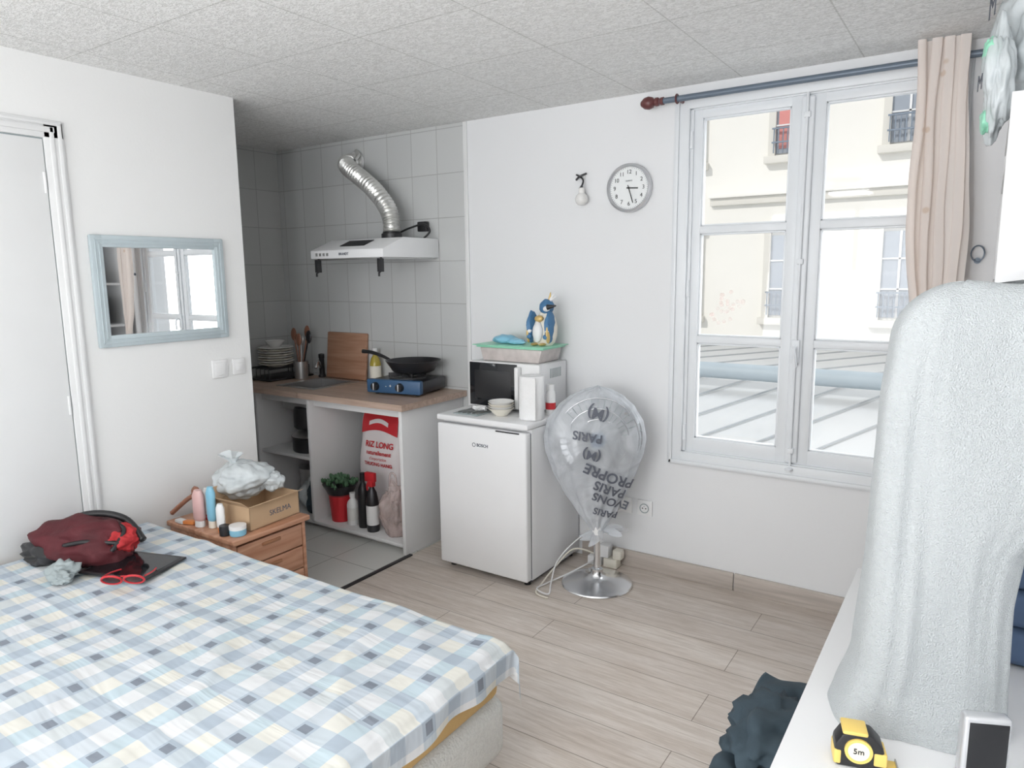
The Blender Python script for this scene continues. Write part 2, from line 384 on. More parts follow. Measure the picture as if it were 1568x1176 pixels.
b.box(D0+.001,D0+.010,.62,1.390,.01,2.128,M_trim,.002)
b.box(D0,D0+.004,.60,1.398,0.001,2.138,M_gr)
for y0,y1 in ((1.394,1.47),(.55,.615)): b.box(D0,D0+.013,y0,y1,0.001,2.20,M_trim,.004)
b.box(D0+.012,D0+.019,1.415,1.432,0.001,2.178,M_trim,.003); b.box(D0+.012,D0+.018,1.446,1.462,0.001,2.192,M_trim,.003)
b.box(D0,D0+.013,.55,1.47,2.134,2.205,M_trim,.004); b.box(D0+.012,D0+.019,.56,1.435,2.155,2.178,M_trim,.003); b.box(D0+.012,D0+.018,.56,1.462,2.184,2.197,M_trim,.003)
b.cyl((D0+.009,1.384,1.02),(D0+.009,1.384,1.10),.006,M_trim); b.cyl((D0+.009,1.384,1.92),(D0+.009,1.384,2.0),.006,M_trim)
b.done()
b=B('light_switch'); b.box(XL+.0005,XL+.012,2.05,2.135,1.085,1.175,M_wp,.004); b.box(XL+.012,XL+.017,2.062,2.123,1.098,1.162,M_wp,.003); b.done()
b=B('light_switch'); b.box(XL+.0005,XL+.012,2.165,2.235,1.09,1.17,M_wp,.004); b.box(XL+.012,XL+.017,2.18,2.22,1.11,1.15,M_wp,.003); b.done()
b=B('wall_mirror')
y0,y1,z0,z1=1.525,2.15,1.285,1.765; w=.052
b.box(XL+.001,XL+.024,y0,y0+w,z0,z1,M_mframe,.006); b.box(XL+.001,XL+.024,y1-w,y1,z0,z1,M_mframe,.006)
b.box(XL+.001,XL+.023,y0+w*.5,y1-w*.5,z0,z0+w,M_mframe,.006); b.box(XL+.001,XL+.023,y0+w*.5,y1-w*.5,z1-w,z1,M_mframe,.006)
for q in (.016,.032):
    b.box(XL+.02,XL+.027,y0+q,y0+q+.006,z0+q,z1-q,M_mframe,.002); b.box(XL+.02,XL+.027,y1-q-.006,y1-q,z0+q,z1-q,M_mframe,.002)
    b.box(XL+.02,XL+.027,y0+q,y1-q,z0+q,z0+q+.006,M_mframe,.002); b.box(XL+.02,XL+.027,y0+q,y1-q,z1-q-.006,z1-q,M_mframe,.002)
b.box(XL+.002,XL+.012,y0+.04,y1-.04,z0+.04,z1-.04,M_mirror)
b.done()

# ------------------------------------------------------------------ window 1
b=B('window_1')
cx0,cx1,cz0,cz1=-1.31,-.11,.61,2.41
for (x0,x1,z0,z1) in ((cx0,cx0+.075,cz0,cz1),(cx1-.075,cx1,cz0,cz1),(cx0+.07,cx1-.07,cz0,cz0+.07),(cx0+.07,cx1-.07,cz1-.07,cz1)):
    b.box(x0,x1,YB-.020,YB-.0005,z0,z1,M_win,.005)
for (x0,x1,z0,z1) in ((cx0+.008,cx0+.028,cz0+.008,cz1-.008),(cx1-.028,cx1-.008,cz0+.008,cz1-.008),(cx0+.01,cx1-.01,cz0+.008,cz0+.028),(cx0+.01,cx1-.01,cz1-.028,cz1-.008)):
    b.box(x0,x1,YB-.030,YB-.018,z0,z1,M_win,.004)
for (x0,x1,z0,z1) in ((WX0,WX0+.03,WZ0,WZ1),(WX1-.03,WX1,WZ0,WZ1),(WX0,WX1,WZ0,WZ0+.025),(WX0,WX1,WZ1-.025,WZ1)):
    b.box(x0,x1,YB+.0,YB+.08,z0,z1,M_win,.003)
def sash(x0,x1,gx0,gx1):
    z0,z1=.683,2.337
    b.box(x0,gx0,YB+.012,YB+.052,z0,z1,M_win,.004); b.box(gx1,x1,YB+.012,YB+.052,z0,z1,M_win,.004)
    b.box(gx0-.004,gx1+.004,YB+.012,YB+.052,z0,.752,M_win,.004); b.box(gx0-.004,gx1+.004,YB+.012,YB+.052,2.297,z1,M_win,.004)
    for z in (1.232,1.762): b.box(gx0-.004,gx1+.004,YB+.014,YB+.05,z,z+.036,M_win,.005)
    for za,zb in ((.752,1.232),(1.268,1.762),(1.798,2.297)):
        for (p,q,r_,s_) in ((gx0,gx0+.008,za,zb),(gx1-.008,gx1,za,zb),(gx0,gx1,za,za+.008),(gx0,gx1,zb-.008,zb)): b.box(p,q,YB+.020,YB+.046,r_,s_,M_win,.002)
    b.box(gx0-.003,gx1+.003,YB+.036,YB+.039,.75,2.30,M_glass)
sash(WX0+.022,-.712,-1.18,-.782); sash(-.708,WX1-.022,-.638,-.24)
b.box(-.738,-.682,YB-.004,YB+.014,.69,2.33,M_win,.008,seg=3)
b.cyl((-.71,YB-.012,.64),(-.71,YB-.012,2.36),.006,M_win)
for z in (.75,1.62,2.25): b.box(-.724,-.696,YB-.018,YB-.002,z-.012,z+.012,M_win,.003)
b.box(-.728,-.692,YB-.022,YB-.004,1.16,1.27,M_win,.006)
b.tube(cr([(-.71,YB-.02,1.235),(-.71,YB-.05,1.235),(-.705,YB-.055,1.20),(-.70,YB-.05,1.15)],6),.008,M_win)
b.lathe([(0,0),(.016,.004),(.018,.014),(0,.022)],M_win,c=(-.71,YB-.03,.655))
for z in (.78,1.5,2.2):
    for x in (WX0+.022,WX1-.022): b.cyl((x,YB-.004,z-.04),(x,YB-.004,z+.04),.008,M_win,seg=12)
random.seed(5)
for k in range(26):
    ang=random.random()*6.28; rr=random.random()**.6
    x=-1.10+.09*rr*math.cos(ang)+.05; z=1.42+.07*rr*math.sin(ang)+(x+1.02)*.35
    if x>-1.165: b.cyl((x,YB+.0335,z),(x,YB+.0355,z),.010,M_decal,seg=12)
b.done()

b=B('curtain_rod')
b.cyl((-1.36,3.30,2.375),(.14,3.30,2.375),.0135,M_rod)
b.lathe([(0,-.075),(.012,-.073),(.026,-.055),(.030,-.035),(.024,-.015),(.013,-.006),(.020,0),(.020,.012),(.013,.02),(.018,.028),(.018,.04),(0,.04)],M_fin,M=T(-1.375,3.30,2.375)@RY(90))
for x in (-1.27,.02):
    b.cyl((x,3.30,2.375),(x,YB-.001,2.375),.008,M_fin); b.lathe([(0,0),(.022,0),(.022,.012),(0,.012)],M_fin,M=T(x,YB-.001,2.375)@RX(90))
    b.tube([(x+.0,3.30+.02*math.cos(a),2.375+.02*math.sin(a)) for a in [i*.52 for i in range(12)]],.004,M_fin,6,True)
b.done()
b=B('curtain')
def cf(u,v):
    z=2.435-v*1.42
    half=interp([(0,.090),(.1,.088),(.5,.100),(.8,.080),(.95,.035),(1,.028)],v)
    cx=-.206+interp([(0,0),(.5,.018),(.8,.04),(1,.07)],v)
    ph=u*2*math.pi*4.0+.5*math.sin(v*3)+.8*math.sin(u*4)
    amp=interp([(0,.022),(.5,.026),(1,.018)],v)
    y=3.235+amp*math.cos(ph)*(.65+.35*math.sin(u*5+1))+.012*noise.noise(Vector((u*6,v*4,1)))
    x=cx+(u-.5)*2*half+.010*math.sin(ph*2+v*2)+.010*noise.noise(Vector((u*4,v*5,4)))
    return (x,y,z)
b.sheet(cf,110,50,M_cur)
b.blob((-.135,3.235,1.0),(.055,.05,.06),M_cream,.25,2,seed=2)
def cf2(u,v):
    z=.96-v*.42; a=u*2*math.pi; r=interp([(0,.02),(.4,.06),(1,.085)],v)*(1+.25*math.cos(a*6))
    return (-.135+r*math.cos(a),3.235+.6*r*math.sin(a),z)
b.sheet(cf2,72,16,M_cur,wrap=True); b.done(180)
b=B('curtain_holdback'); b.tube([(-.045+.022*math.cos(a),YB-.03,1.64+.03*math.sin(a)) for a in [i*.2618 for i in range(24)]],.003,M_rod,8,True)
b.cyl((-.045,YB-.03,1.612),(-.045,YB-.001,1.612),.005,M_rod); b.lathe([(0,0),(.012,0),(.012,.004),(0,.004)],M_rod,M=T(-.045,YB-.001,1.612)@RX(90)); b.done()

b=B('wall_clock')
Mc=T(-1.54,YB-.001,2.0)@RX(90)
b.lathe([(0,0),(.118,0),(.121,.012),(.119,.030),(.110,.036),(.104,.030),(.103,.020),(0,.020)],M_silver,M=Mc,seg=64)
b.lathe([(0,.0205),(.103,.0205),(.103,.021),(0,.021)],M_clockf,M=Mc,seg=64)
for k in range(12):
    a=rad(90-30*(k if k else 12)); h=str(k if k else 12)
    b.text(h,.028,M_black,Mc@T(.078*math.cos(a),.078*math.sin(a),.0222))
for k in range(60):
    a=rad(6*k); b.box(.096,.101,-.0006,.0006,.0211,.0218,M_black,0,Mc@Matrix.Rotation(a,4,'Z'))
b.box(-.012,.050,-.003,.003,.023,.0245,M_black,0,Mc@RZ(-4)); b.box(-.015,.078,-.002,.002,.0255,.027,M_black,0,Mc@RZ(-72))
b.cyl((-1.54,YB-.022,2),(-1.54,YB-.030,2),.005,M_black)
b.text('QUARTZ',.009,M_ink,Mc@T(0,.035,.0222)); b.done()

b=B('bare_wall_bulb')
b.lathe([(0,0),(.014,0),(.014,.008),(0,.010)],M_wp,M=T(-1.81,YB-.001,2.075)@RX(90))
b.tube(cr([(-1.845,YB-.012,2.090),(-1.815,YB-.02,2.075),(-1.795,YB-.03,2.055),(-1.80,YB-.035,2.03),(-1.815,YB-.035,2.015)],6),.0045,M_dark,8)
b.tube(cr([(-1.845,YB-.012,2.065),(-1.815,YB-.03,2.078),(-1.785,YB-.012,2.092)],6),.0055,M_dark,8)
b.lathe([(0,.058),(.014,.056),(.016,.040),(.016,.030),(.028,.018),(.034,0),(.030,-.018),(.018,-.030),(0,-.034)],M_cer,c=(-1.80,YB-.037,1.962)); b.cyl((-1.80,YB-.037,2.018),(-1.80,YB-.037,2.03),.006,M_dark); b.done()

for x,nm in ((-1.545,0),(-1.43,1)):
    b=B('wall_outlet'); b.box(x-.042,x+.042,YB-.012,YB-.0005,.30,.385,M_wp,.004)
    b.lathe([(0,0),(.026,0),(.026,.003),(.022,.003),(.020,-.006),(0,-.006)],M_gr if nm else M_wp,M=T(x,YB-.0135,.342)@RX(90)) 
    if nm:
        b.lathe([(0,0),(.021,0),(.021,.001),(0,.001)],M_wp,M=T(x,YB-.0145,.342)@RX(90))
        for dx in (-.009,.009): b.cyl((x+dx,YB-.0150,.342),(x+dx,YB-.0165,.342),.0035,M_black)
        b.cyl((x,YB-.020,.354),(x,YB-.009,.354),.0025,M_steel)
    b.done()

# ------------------------------------------------------------------ kitchen unit
b=B('kitchen_counter_unit')
b.box(XA+.012,-3.78,2.80,3.383,.845,.88,M_ctop); b.box(-3.46,-2.60,2.80,3.383,.845,.88,M_ctop,0)
b.box(-3.785,-3.455,2.80,2.93,.845,.88,M_ctop); b.box(-3.785,-3.455,3.29,3.383,.845,.88,M_ctop)
b.box(-2.655,-2.632,2.83,3.383,.006,.845,M_cab,.001)
b.box(-3.425,-3.405,2.84,3.383,.05,.845,M_cab,.001)
b.box(-3.93,-3.91,2.84,3.383,.006,.845,M_cab,.001)
b.box(-3.91,-2.656,2.84,3.383,.045,.063,M_cab,.001)
b.box(-3.91,-3.426,2.86,3.383,.44,.458,M_cab,.001)
b.box(-3.91,-2.656,2.88,2.9,.79,.844,M_cab,.001)
b.box(-3.91,-2.656,2.90,2.912,.006,.045,M_cab,.001)
for (x0,x1,y0,y1) in ((-3.80,-3.77,2.915,3.305),(-3.47,-3.44,2.915,3.305),(-3.77,-3.47,2.915,2.945),(-3.77,-3.47,3.275,3.305)):
    b.box(x0,x1,y0,y1,.878,.885,M_steel,.001)
b.box(-3.772,-3.468,2.943,3.277,.73,.735,M_steel)
for (x0,x1,y0,y1) in ((-3.775,-3.770,2.943,3.277),(-3.470,-3.465,2.943,3.277),(-3.772,-3.468,2.940,2.945),(-3.772,-3.468,3.275,3.28)):
    b.box(x0,x1,y0,y1,.73,.88,M_steel)
b.lathe([(0,0),(.03,0),(.03,.004),(.022,.004),(.018,.001),(0,.001)],M_chrome,c=(-3.62,3.1,.735))
b.done()
b=B('kitchen_tap'); b.lathe([(0,0),(.026,0),(.026,.01),(.018,.02),(.017,.13),(.020,.135),(.020,.16),(0,.165)],M_black,c=(-3.84,3.34,.882))
b.tube(cr([(-3.84,3.33,.95),(-3.79,3.27,1.00),(-3.75,3.22,.99),(-3.74,3.20,.965)],6),.010,M_chrome); b.done()

b=B('range_hood')
b.prism([(2.90,1.680),(2.90,1.728),(3.07,1.795),(3.384,1.795),(3.384,1.680)],'X',-3.38,-2.79,M_white,.004)
b.box(-3.36,-2.81,2.93,3.36,1.672,1.681,M_steel,.001)
sl=math.degrees(math.atan2(.067,.17))
Mh=T(-3.085,2.985,1.7625)@RX(sl)
b.box(-.10,.10,-.035,.055,.0,.003,M_black,.001,Mh)
for i in range(7): b.box(-.095,.095,-.03+i*.012,-.025+i*.012,.003,.005,M_dark,0,Mh)
b.text('BRANDT',.020,M_ink,T(-3.10,2.899,1.704)@RX(90),bold=True)
for i in range(4): b.box(-3.33+i*.03,-3.315+i*.03,2.893,2.9,1.695,1.712,M_steel,.001)
for x in (-3.34,-2.83):
    b.tube([(x,2.925,1.68),(x,2.925,1.605),(x,2.905,1.595),(x,2.905,1.575)],.006,M_black,8); b.box(x-.008,x+.012,2.90,2.935,1.60,1.675,M_black,.001)
b.lathe([(0,0),(.062,0),(.062,.03),(.054,.035),(.054,.04)],M_black,c=(-3.0,3.2,1.795))
b.done()
b=B('exhaust_duct')
path=cr([(-3.0,3.2,1.838),(-3.0,3.2,1.90),(-3.03,3.2,1.98),(-3.12,3.2,2.08),(-3.24,3.21,2.165),(-3.36,3.23,2.235),(-3.43,3.27,2.275),(-3.455,3.33,2.295),(-3.46,3.384,2.30)],24)
b.tube(path,lambda t:.050+.005*math.sin(t*2*math.pi*46),M_alu,24)
b.lathe([(0,0),(.07,0),(.07,.006),(.055,.01),(0,.01)],M_wp,M=T(-3.46,3.384,2.30)@RX(90))
b.tube(cr([(-3.45,3.375,2.37),(-3.40,3.35,2.34),(-3.39,3.30,2.30)],6),.012,M_alu,8)
b.done()
b=B('hood_plug'); b.box(-3.17,-3.09,3.35,3.385,1.82,1.88,M_wp,.006); b.cyl((-3.13,3.35,1.85),(-3.13,3.30,1.85),.02,M_black)
b.box(-2.93,-2.86,3.35,3.385,1.84,1.90,M_black,.006)
b.tube(cr([(-3.13,3.31,1.85),(-3.05,3.29,1.83),(-2.95,3.30,1.86),(-2.85,3.32,1.88),(-2.82,3.34,1.84),(-2.86,3.33,1.80)],8),.006,M_black,8); b.done()

b=B('cutting_board'); Mb=T(-3.60,3.345,.884)@RX(-6)
b.box(-.195,.185,-.011,.011,0,.315,M_board,.008,Mb); b.done()
b=B('gas_hotplate')
Ms=T(-2.885,3.17,.882)@RZ(10)
b.box(-.18,.18,-.13,.15,.012,.085,M_dark,.008,Ms)
b.box(-.185,.185,-.165,-.125,.010,.092,M_blueS,.010,Ms)
for x in (-.14,.14): 
    for y in (-.12,.12): b.lathe([(0,0),(.012,0),(.012,.014),(0,.014)],M_black,M=Ms@T(x,y,0),seg=12)
for x in (-.12,.05): b.lathe([(0,0),(.026,0),(.022,.022),(0,.022)],M_black,M=Ms@T(x,-.165,.05)@RX(90),seg=20); b.box(x-.004,x+.004,-.192,-.186,.03,.07,M_silver,.001,Ms)
b.text('-  +',.03,M_cream,Ms@T(-.03,-.1665,.055)@RX(90))
b.lathe([(0,.085),(.11,.085),(.115,.095),(.105,.098),(0,.090)],M_steel,M=Ms)
b.lathe([(0,.092),(.035,.092),(.04,.106),(0,.11)],M_black,M=Ms)
for a in range(4): b.box(.03,.115,-.004,.004,.096,.122,M_black,.001,Ms@RZ(45+a*90))
b.done()
b=B('frying_pan')
Mp=T(-2.835,3.17,1.005)
b.lathe([(0,0),(.105,0),(.125,.010),(.162,.066),(.166,.072),(.162,.072),(.122,.014),(.10,.005),(0,.005)],M_dark,M=Mp,seg=48)
b.tube(cr([(-2.835-.155,3.15,1.062),(-2.835-.22,3.14,1.09),(-2.835-.30,3.13,1.11),(-2.835-.37,3.12,1.115)],6),lambda t:.009+.004*t,M_black,10)
b.done()
b=B('oil_bottle'); b.lathe([(0,0),(.034,0),(.036,.02),(.036,.13),(.026,.165),(.012,.185),(.012,.20),(0,.20)],M_oil,c=(-3.30,3.32,.881)); b.lathe([(.0365,.035),(.0365,.115)],M_cream,c=(-3.30,3.32,.881)); b.lathe([(0,.2),(.015,.2),(.015,.23),(0,.23)],M_wp,c=(-3.30,3.32,.881)); b.done()
b=B('dish_rack')
b.box(-4.22,-3.95,2.99,3.36,.882,.895,M_black,.004); 
for i in range(6): b.tube([(-4.2+i*.045,3.0,.895),(-4.2+i*.045,3.0,.96),(-4.2+i*.045,3.34,.96),(-4.2+i*.045,3.34,.895)],.003,M_dark,6)
b.done()
b=B('stacked_plates')
for i in range(8): b.lathe([(0,0),(.05,0),(.06,.006),(.118,.024),(.115,.027),(.058,.011),(0,.007)],M_cer if i%2 else M_cream,c=(-4.06+.006*math.sin(i*2),3.13,.965+i*.016))
b.lathe([(0,0),(.03,0),(.07,.05),(.067,.05),(.028,.006),(0,.006)],M_cer,c=(-4.06,3.13,1.096)); b.done()
b=B('utensil_holder')
ux,uy=-3.89,3.20
b.lathe([(0,0),(.045,0),(.05,.12),(.046,.12),(.042,.006),(0,.006)],M_steel,c=(ux,uy,.884))
for i,(dx,dy,L,mm) in enumerate(((-.05,.02,.30,M_brown),(.03,.03,.32,M_brown),(.06,0,.29,M_dark),(-.02,.04,.26,M_steel),(.01,-.02,.27,M_brown))):
    p0=Vector((ux,uy,.90)); p1=Vector((ux+dx*1.6,uy+dy,.884+L)); b.cyl(p0,p1,.005,mm,seg=8)
    b.blob(p1,(.028,.010,.045),mm,.05,2,2)
b.done()
def bottle(name,x,y,z,r,h,body,cap,label=None,seg=24):
    b=B(name); b.lathe([(0,0),(r*.95,0),(r,.01),(r,h*.62),(r*.85,h*.72),(r*.4,h*.82),(r*.38,h*.86),(0,h*.86)],body,c=(x,y,z),seg=seg)
    b.lathe([(0,h*.86),(r*.5,h*.86),(r*.48,h),(0,h)],cap,c=(x,y,z),seg=seg)
    if label: b.lathe([(r*1.015,h*.15),(r*1.015,h*.55)],label,c=(x,y,z),seg=seg)
    b.done()
b=B('rice_sack'); RXc,RYc=-3.08,3.16
def rt(v): return interp([(0,.05),(.08,.085),(.5,.095),(.8,.06),(.95,.02),(1,.008)],v)
def rf(u,v):
    a=u*2*math.pi; e=.55
    sx=math.copysign(abs(math.cos(a))**e,math.cos(a)); sy=math.copysign(abs(math.sin(a))**e,math.sin(a))
    w=interp([(0,.10),(.06,.165),(.5,.185),(.85,.180),(.95,.175),(1,.16)],v)
    k=1+.05*noise.noise(Vector((sx*2,sy*2,v*6)))
    return (RXc+sx*w*k,RYc+sy*rt(v)*k+.02*v,.064+v*.75+.012*math.sin(sx*9)*v)
b.sheet(rf,60,40,M_rice,wrap=True)
def warp_r(co):
    v=(co.z-.064)/.75; u=min(1,abs(co.x-RXc)/.188); return Vector((co.x,RYc-rt(v)*(1-u**3.6)**.28*1.03-.008+.02*v,co.z))
tx=RXc+.016
b.text('RIZ LONG',.050,M_red,T(tx,3.0,.54)@RX(90),0,warp_r,True)
b.text('naturellement',.036,M_red,T(tx,3.0,.49)@RX(90),0,warp_r,True)
b.text("d'importation",.026,M_red,T(tx,3.0,.455)@RX(90),0,warp_r); b.text("THUONG HANG",.030,M_red,T(tx,3.0,.42)@RX(90),0,warp_r,True)
def rp(u,v):
    x=RXc+(u-.5)*.30; z=.60+v*.12+.03*math.sin(u*3.14); return warp_r(Vector((x,0,z)))
b.sheet(rp,20,6,M_red)
def rp2(u,v):
    x=RXc+(u-.5)*.16; z=.655+v*.025+.02*math.sin(u*3.14); p=warp_r(Vector((x,0,z))); p.y-=.003; return p
b.sheet(rp2,14,3,M_rice)
b.done(60)
b=B('stacked_cookware')
b.lathe([(0,0),(.12,0),(.125,.01),(.125,.09),(.13,.095),(.13,.10),(0,.10)],M_dark,c=(-3.60,3.02,.460),seg=36)
b.lathe([(0,.10),(.128,.10),(.10,.125),(.03,.135),(.02,.15),(0,.15)],M_steel,c=(-3.60,3.02,.460),seg=36)
b.lathe([(0,.15),(.10,.15),(.11,.16),(.11,.27),(.10,.29),(.02,.31),(.02,.33),(0,.33)],M_black,c=(-3.60,3.02,.460),seg=36)
b.tube(cr([(-3.48,3.0,.66),(-3.45,2.98,.70),(-3.47,2.98,.76)],5),.01,M_black); b.done()
b=B('folded_bags'); b.blob((-3.59,3.05,.16),(.11,.12,.13),M_bagw,.2,2,flat=-.095,ridge=.2); b.blob((-3.51,2.96,.15),(.06,.06,.14),M_dkcloth,.25,3,seed=4,flat=-.085); b.done(180)
b=B('soup_pot'); b.lathe([(0,0),(.08,0),(.085,.20),(.088,.20),(.088,.21),(0,.215)],M_steel,c=(-3.81,3.18,.065)); b.done()
b=B('potted_succulent'); b.lathe([(0,0),(.06,0),(.075,.17),(.078,.17),(.078,.18),(.07,.18),(0,.165)],M_red,c=(-3.28,2.95,.064)); b.lathe([(.0,.155),(.07,.155),(.09,.20),(.11,.235),(.105,.235),(0,.19)],M_dark,c=(-3.28,2.95,.064))
random.seed(8)
for i in range(70):
    a=random.random()*6.28; r=random.random()*.10; p=Vector((-3.28+r*math.cos(a),2.95+r*math.sin(a),.29+random.random()*.04)); q=p+Vector((math.cos(a)*.02,math.sin(a)*.02,.03-r*.3)); b.blob((p+q)/2,(.013,.010,.018),M_plant,.1,2,1)
b.done()
bottle('cleaner_bottle',-3.155,2.93,.064,.036,.20,M_wp,M_wp,M_cer)
bottle('dark_bottle',-3.06,2.93,.064,.034,.34,M_black,M_black)
def spray(x,y,z,h):
    b=B('spray_bottle'); b.lathe([(0,0),(.036,0),(.038,.01),(.038,h*.5),(.028,h*.66),(.014,h*.74),(.014,h*.80),(0,h*.80)],M_dark,c=(x,y,z)); b.lathe([(.0385,h*.12),(.0385,h*.45)],M_wp,c=(x,y,z))
    b.box(x-.045,x+.03,y-.014,y+.014,z+h*.84,z+h,M_red,.006); b.box(x-.018,x+.018,y-.016,y+.016,z+h*.76,z+h*.86,M_red,.004); b.tube([(x-.025,y,z+h*.85),(x-.04,y,z+h*.75),(x-.035,y,z+h*.68)],.006,M_red,8); b.done()
spray(-2.965,2.91,.064,.36)
b=B('red_jug'); b.box(-2.84,-2.73,3.06,3.16,.064,.44,M_red,.02); b.box(-2.82,-2.77,3.09,3.13,.44,.48,M_red,.008); b.done()
b=B('plastic_carrier_bag'); b.blob((-2.80,2.94,.21),(.10,.075,.16),M_bagt,.25,2.0,5,flat=-.145,ridge=.2); b.tube(cr([(-2.85,2.94,.33),(-2.83,2.93,.43),(-2.80,2.94,.42),(-2.79,2.94,.33)],6),.006,M_bagt,6); b.done(180)

# ------------------------------------------------------------------ fridge & things on it
b=B('mini_fridge')
b.box(-2.38,-1.82,2.885,3.378,.03,.82,M_white,.006)
b.box(-2.38,-1.82,2.832,2.880,.035,.808,M_white,.010,seg=3)
b.box(-2.376,-1.824,2.878,2.888,.04,.80,M_ink)
b.box(-2.385,-1.815,2.835,3.380,.822,.852,M_white,.007,seg=3)
b.box(-2.36,-1.84,2.90,3.36,.012,.03,M_ink)
for x in (-2.34,-1.86):
    for y in (2.90,3.34): b.lathe([(0,0),(.018,0),(.018,.035),(0,.035)],M_black,c=(x,y,0),seg=14)
b.text('BOSCH',.022,M_ink,T(-2.085,2.8315,.715)@RX(90),bold=True); b.lathe([(.008,0),(.011,0),(.011,.001),(.008,.001)],M_ink,M=T(-2.138,2.8318,.715)@RX(90))
b.box(-2.0,-1.86,2.829,2.833,.800,.806,M_dark)
b.done()
b=B('microwave_oven')
b.box(-2.35,-1.90,3.11,3.375,.866,1.11,M_white,.006)
b.box(-2.352,-1.898,3.086,3.112,.864,1.112,M_wp,.006)
b.box(-2.345,-2.035,3.080,3.088,.870,1.106,M_blackg,.003)
b.box(-2.31,-2.07,3.078,3.081,.91,1.065,M_black,.001)
b.box(-2.030,-2.005,3.045,3.085,.875,1.098,M_wp,.008)
for z in (.93,1.03): b.lathe([(0,0),(.022,0),(.019,.016),(0,.016)],M_wp,M=T(-1.955,3.086,z)@RX(90),seg=20); b.box(-1.957,-1.953,3.066,3.071,z,z+.018,M_ink)
for x in (-2.33,-1.92):
    for y in (3.12,3.35): b.cyl((x,y,.853),(x,y,.867),.012,M_black,seg=10)
for i in range(8): b.box(-1.9005,-1.899,3.2+i*.015,3.207+i*.015,1.03,1.08,M_gr)
b.done()
b=B('food_container')
b.prism([(-2.29,1.112),(-1.93,1.112),(-1.91,1.185),(-2.31,1.185)],'Y',3.13,3.345,M_gcont,.008)
b.box(-2.325,-1.895,3.118,3.358,1.185,1.195,M_green,.004); b.box(-2.345,-1.88,3.108,3.366,1.1955,1.200,M_green,.002)
b.done()
b=B('oven_mitt'); b.blob((-2.20,3.22,1.224),(.075,.045,.026),M_cyan,.12,2,3,flat=-.021); b.blob((-2.11,3.20,1.216),(.06,.03,.018),M_cyan,.1,2,3,seed=2,flat=-.014); b.done()
b=B('toy_bird')
Mt=T(-1.965,3.24,1.201)
b.lathe([(0,0),(.045,0),(.062,.02),(.070,.06),(.066,.11),(.048,.155),(.036,.175),(0,.18)],M_cream,M=Mt@RY(8)@Matrix.Diagonal((1,.8,1,1)))
b.blob((-1.940,3.235,1.405),(.040,.038,.042),M_blueT,.06,2,3)
b.lathe([(0,0),(.015,0),(.004,.05),(0,.055)],M_black,M=T(-1.915,3.20,1.405)@RY(80),seg=12)
b.blob((-1.925,3.205,1.397),(.022,.012,.016),M_wp,.02,2,2)
for sgn in (-1,1):
    b.blob((-1.965+sgn*.055,3.215,1.30),(.022,.045,.085),M_blueT,.08,2,3)
    b.blob((-1.965+sgn*.060,3.190,1.27),(.010,.022,.055),M_gold,.05,2,2)
    b.blob((-1.965+sgn*.025,3.19,1.209),(.018,.03,.008),M_gold,.05,2,2)
    for k in range(3): b.blob((-1.965+sgn*(.050+.004*k),3.178+.004*k,1.25+.03*k),(.016,.012,.014),M_wp if k%2 else M_blueT,.05,2,2)
b.blob((-1.965,3.182,1.275),(.03,.02,.055),M_wp,.05,2,3); b.blob((-1.96,3.188,1.345),(.028,.016,.018),M_gold,.05,2,2)
for i,a in enumerate((-25,0,25)): b.lathe([(0,0),(.008,.01),(.003,.045),(0,.05)],M_wp if i else M_gold,M=T(-1.925,3.235,1.435)@RY(35+a),seg=8)
b.blob((-1.985,3.28,1.26),(.03,.025,.055),M_blueT,.05,2,2)
b.done()
b=B('paper_towel_roll'); px,py=-1.882,2.985
b.lathe([(.02,0),(.062,0),(.064,.004),(.064,.216),(.062,.22),(.02,.22),(.019,.218),(.019,.002),(.02,0)],M_paper,c=(px,py,.853),seg=48)
b.box(px,px+.062,py-.0645,py-.0625,.858,1.069,M_paper); b.done()
b=B('medicine_bottle'); b.lathe([(0,0),(.025,0),(.026,.11),(.02,.125),(.018,.13),(0,.13)],M_wp,c=(-1.850,3.12,.853)); b.lathe([(.0265,.03),(.0265,.065)],M_red,c=(-1.850,3.12,.853)); b.lathe([(0,.13),(.022,.13),(.021,.16),(0,.16)],M_wp,c=(-1.850,3.12,.853)); b.done()
b=B('stacked_bowls')
for i in range(4): b.lathe([(0,0),(.030,0),(.034,.004),(.068,.040),(.066,.041),(.030,.008),(0,.006)],M_cer if i%2 else M_cream,c=(-2.06,2.97,.853+i*.012),seg=40)
b.done()
b=B('cutlery_mat'); b.box(-2.31,-2.15,2.88,3.06,.853,.857,M_gr,.001,None)
for i in range(5): b.tube([(-2.29+i*.03,2.90,.862),(-2.27+i*.03,3.03,.862)],.004,M_steel,8); b.blob((-2.268+i*.03,3.035,.863),(.011,.018,.005),M_steel,.02,2,2)
b.blob((-2.22,3.0,.872),(.045,.03,.014),M_paper,.3,3,3); b.done()

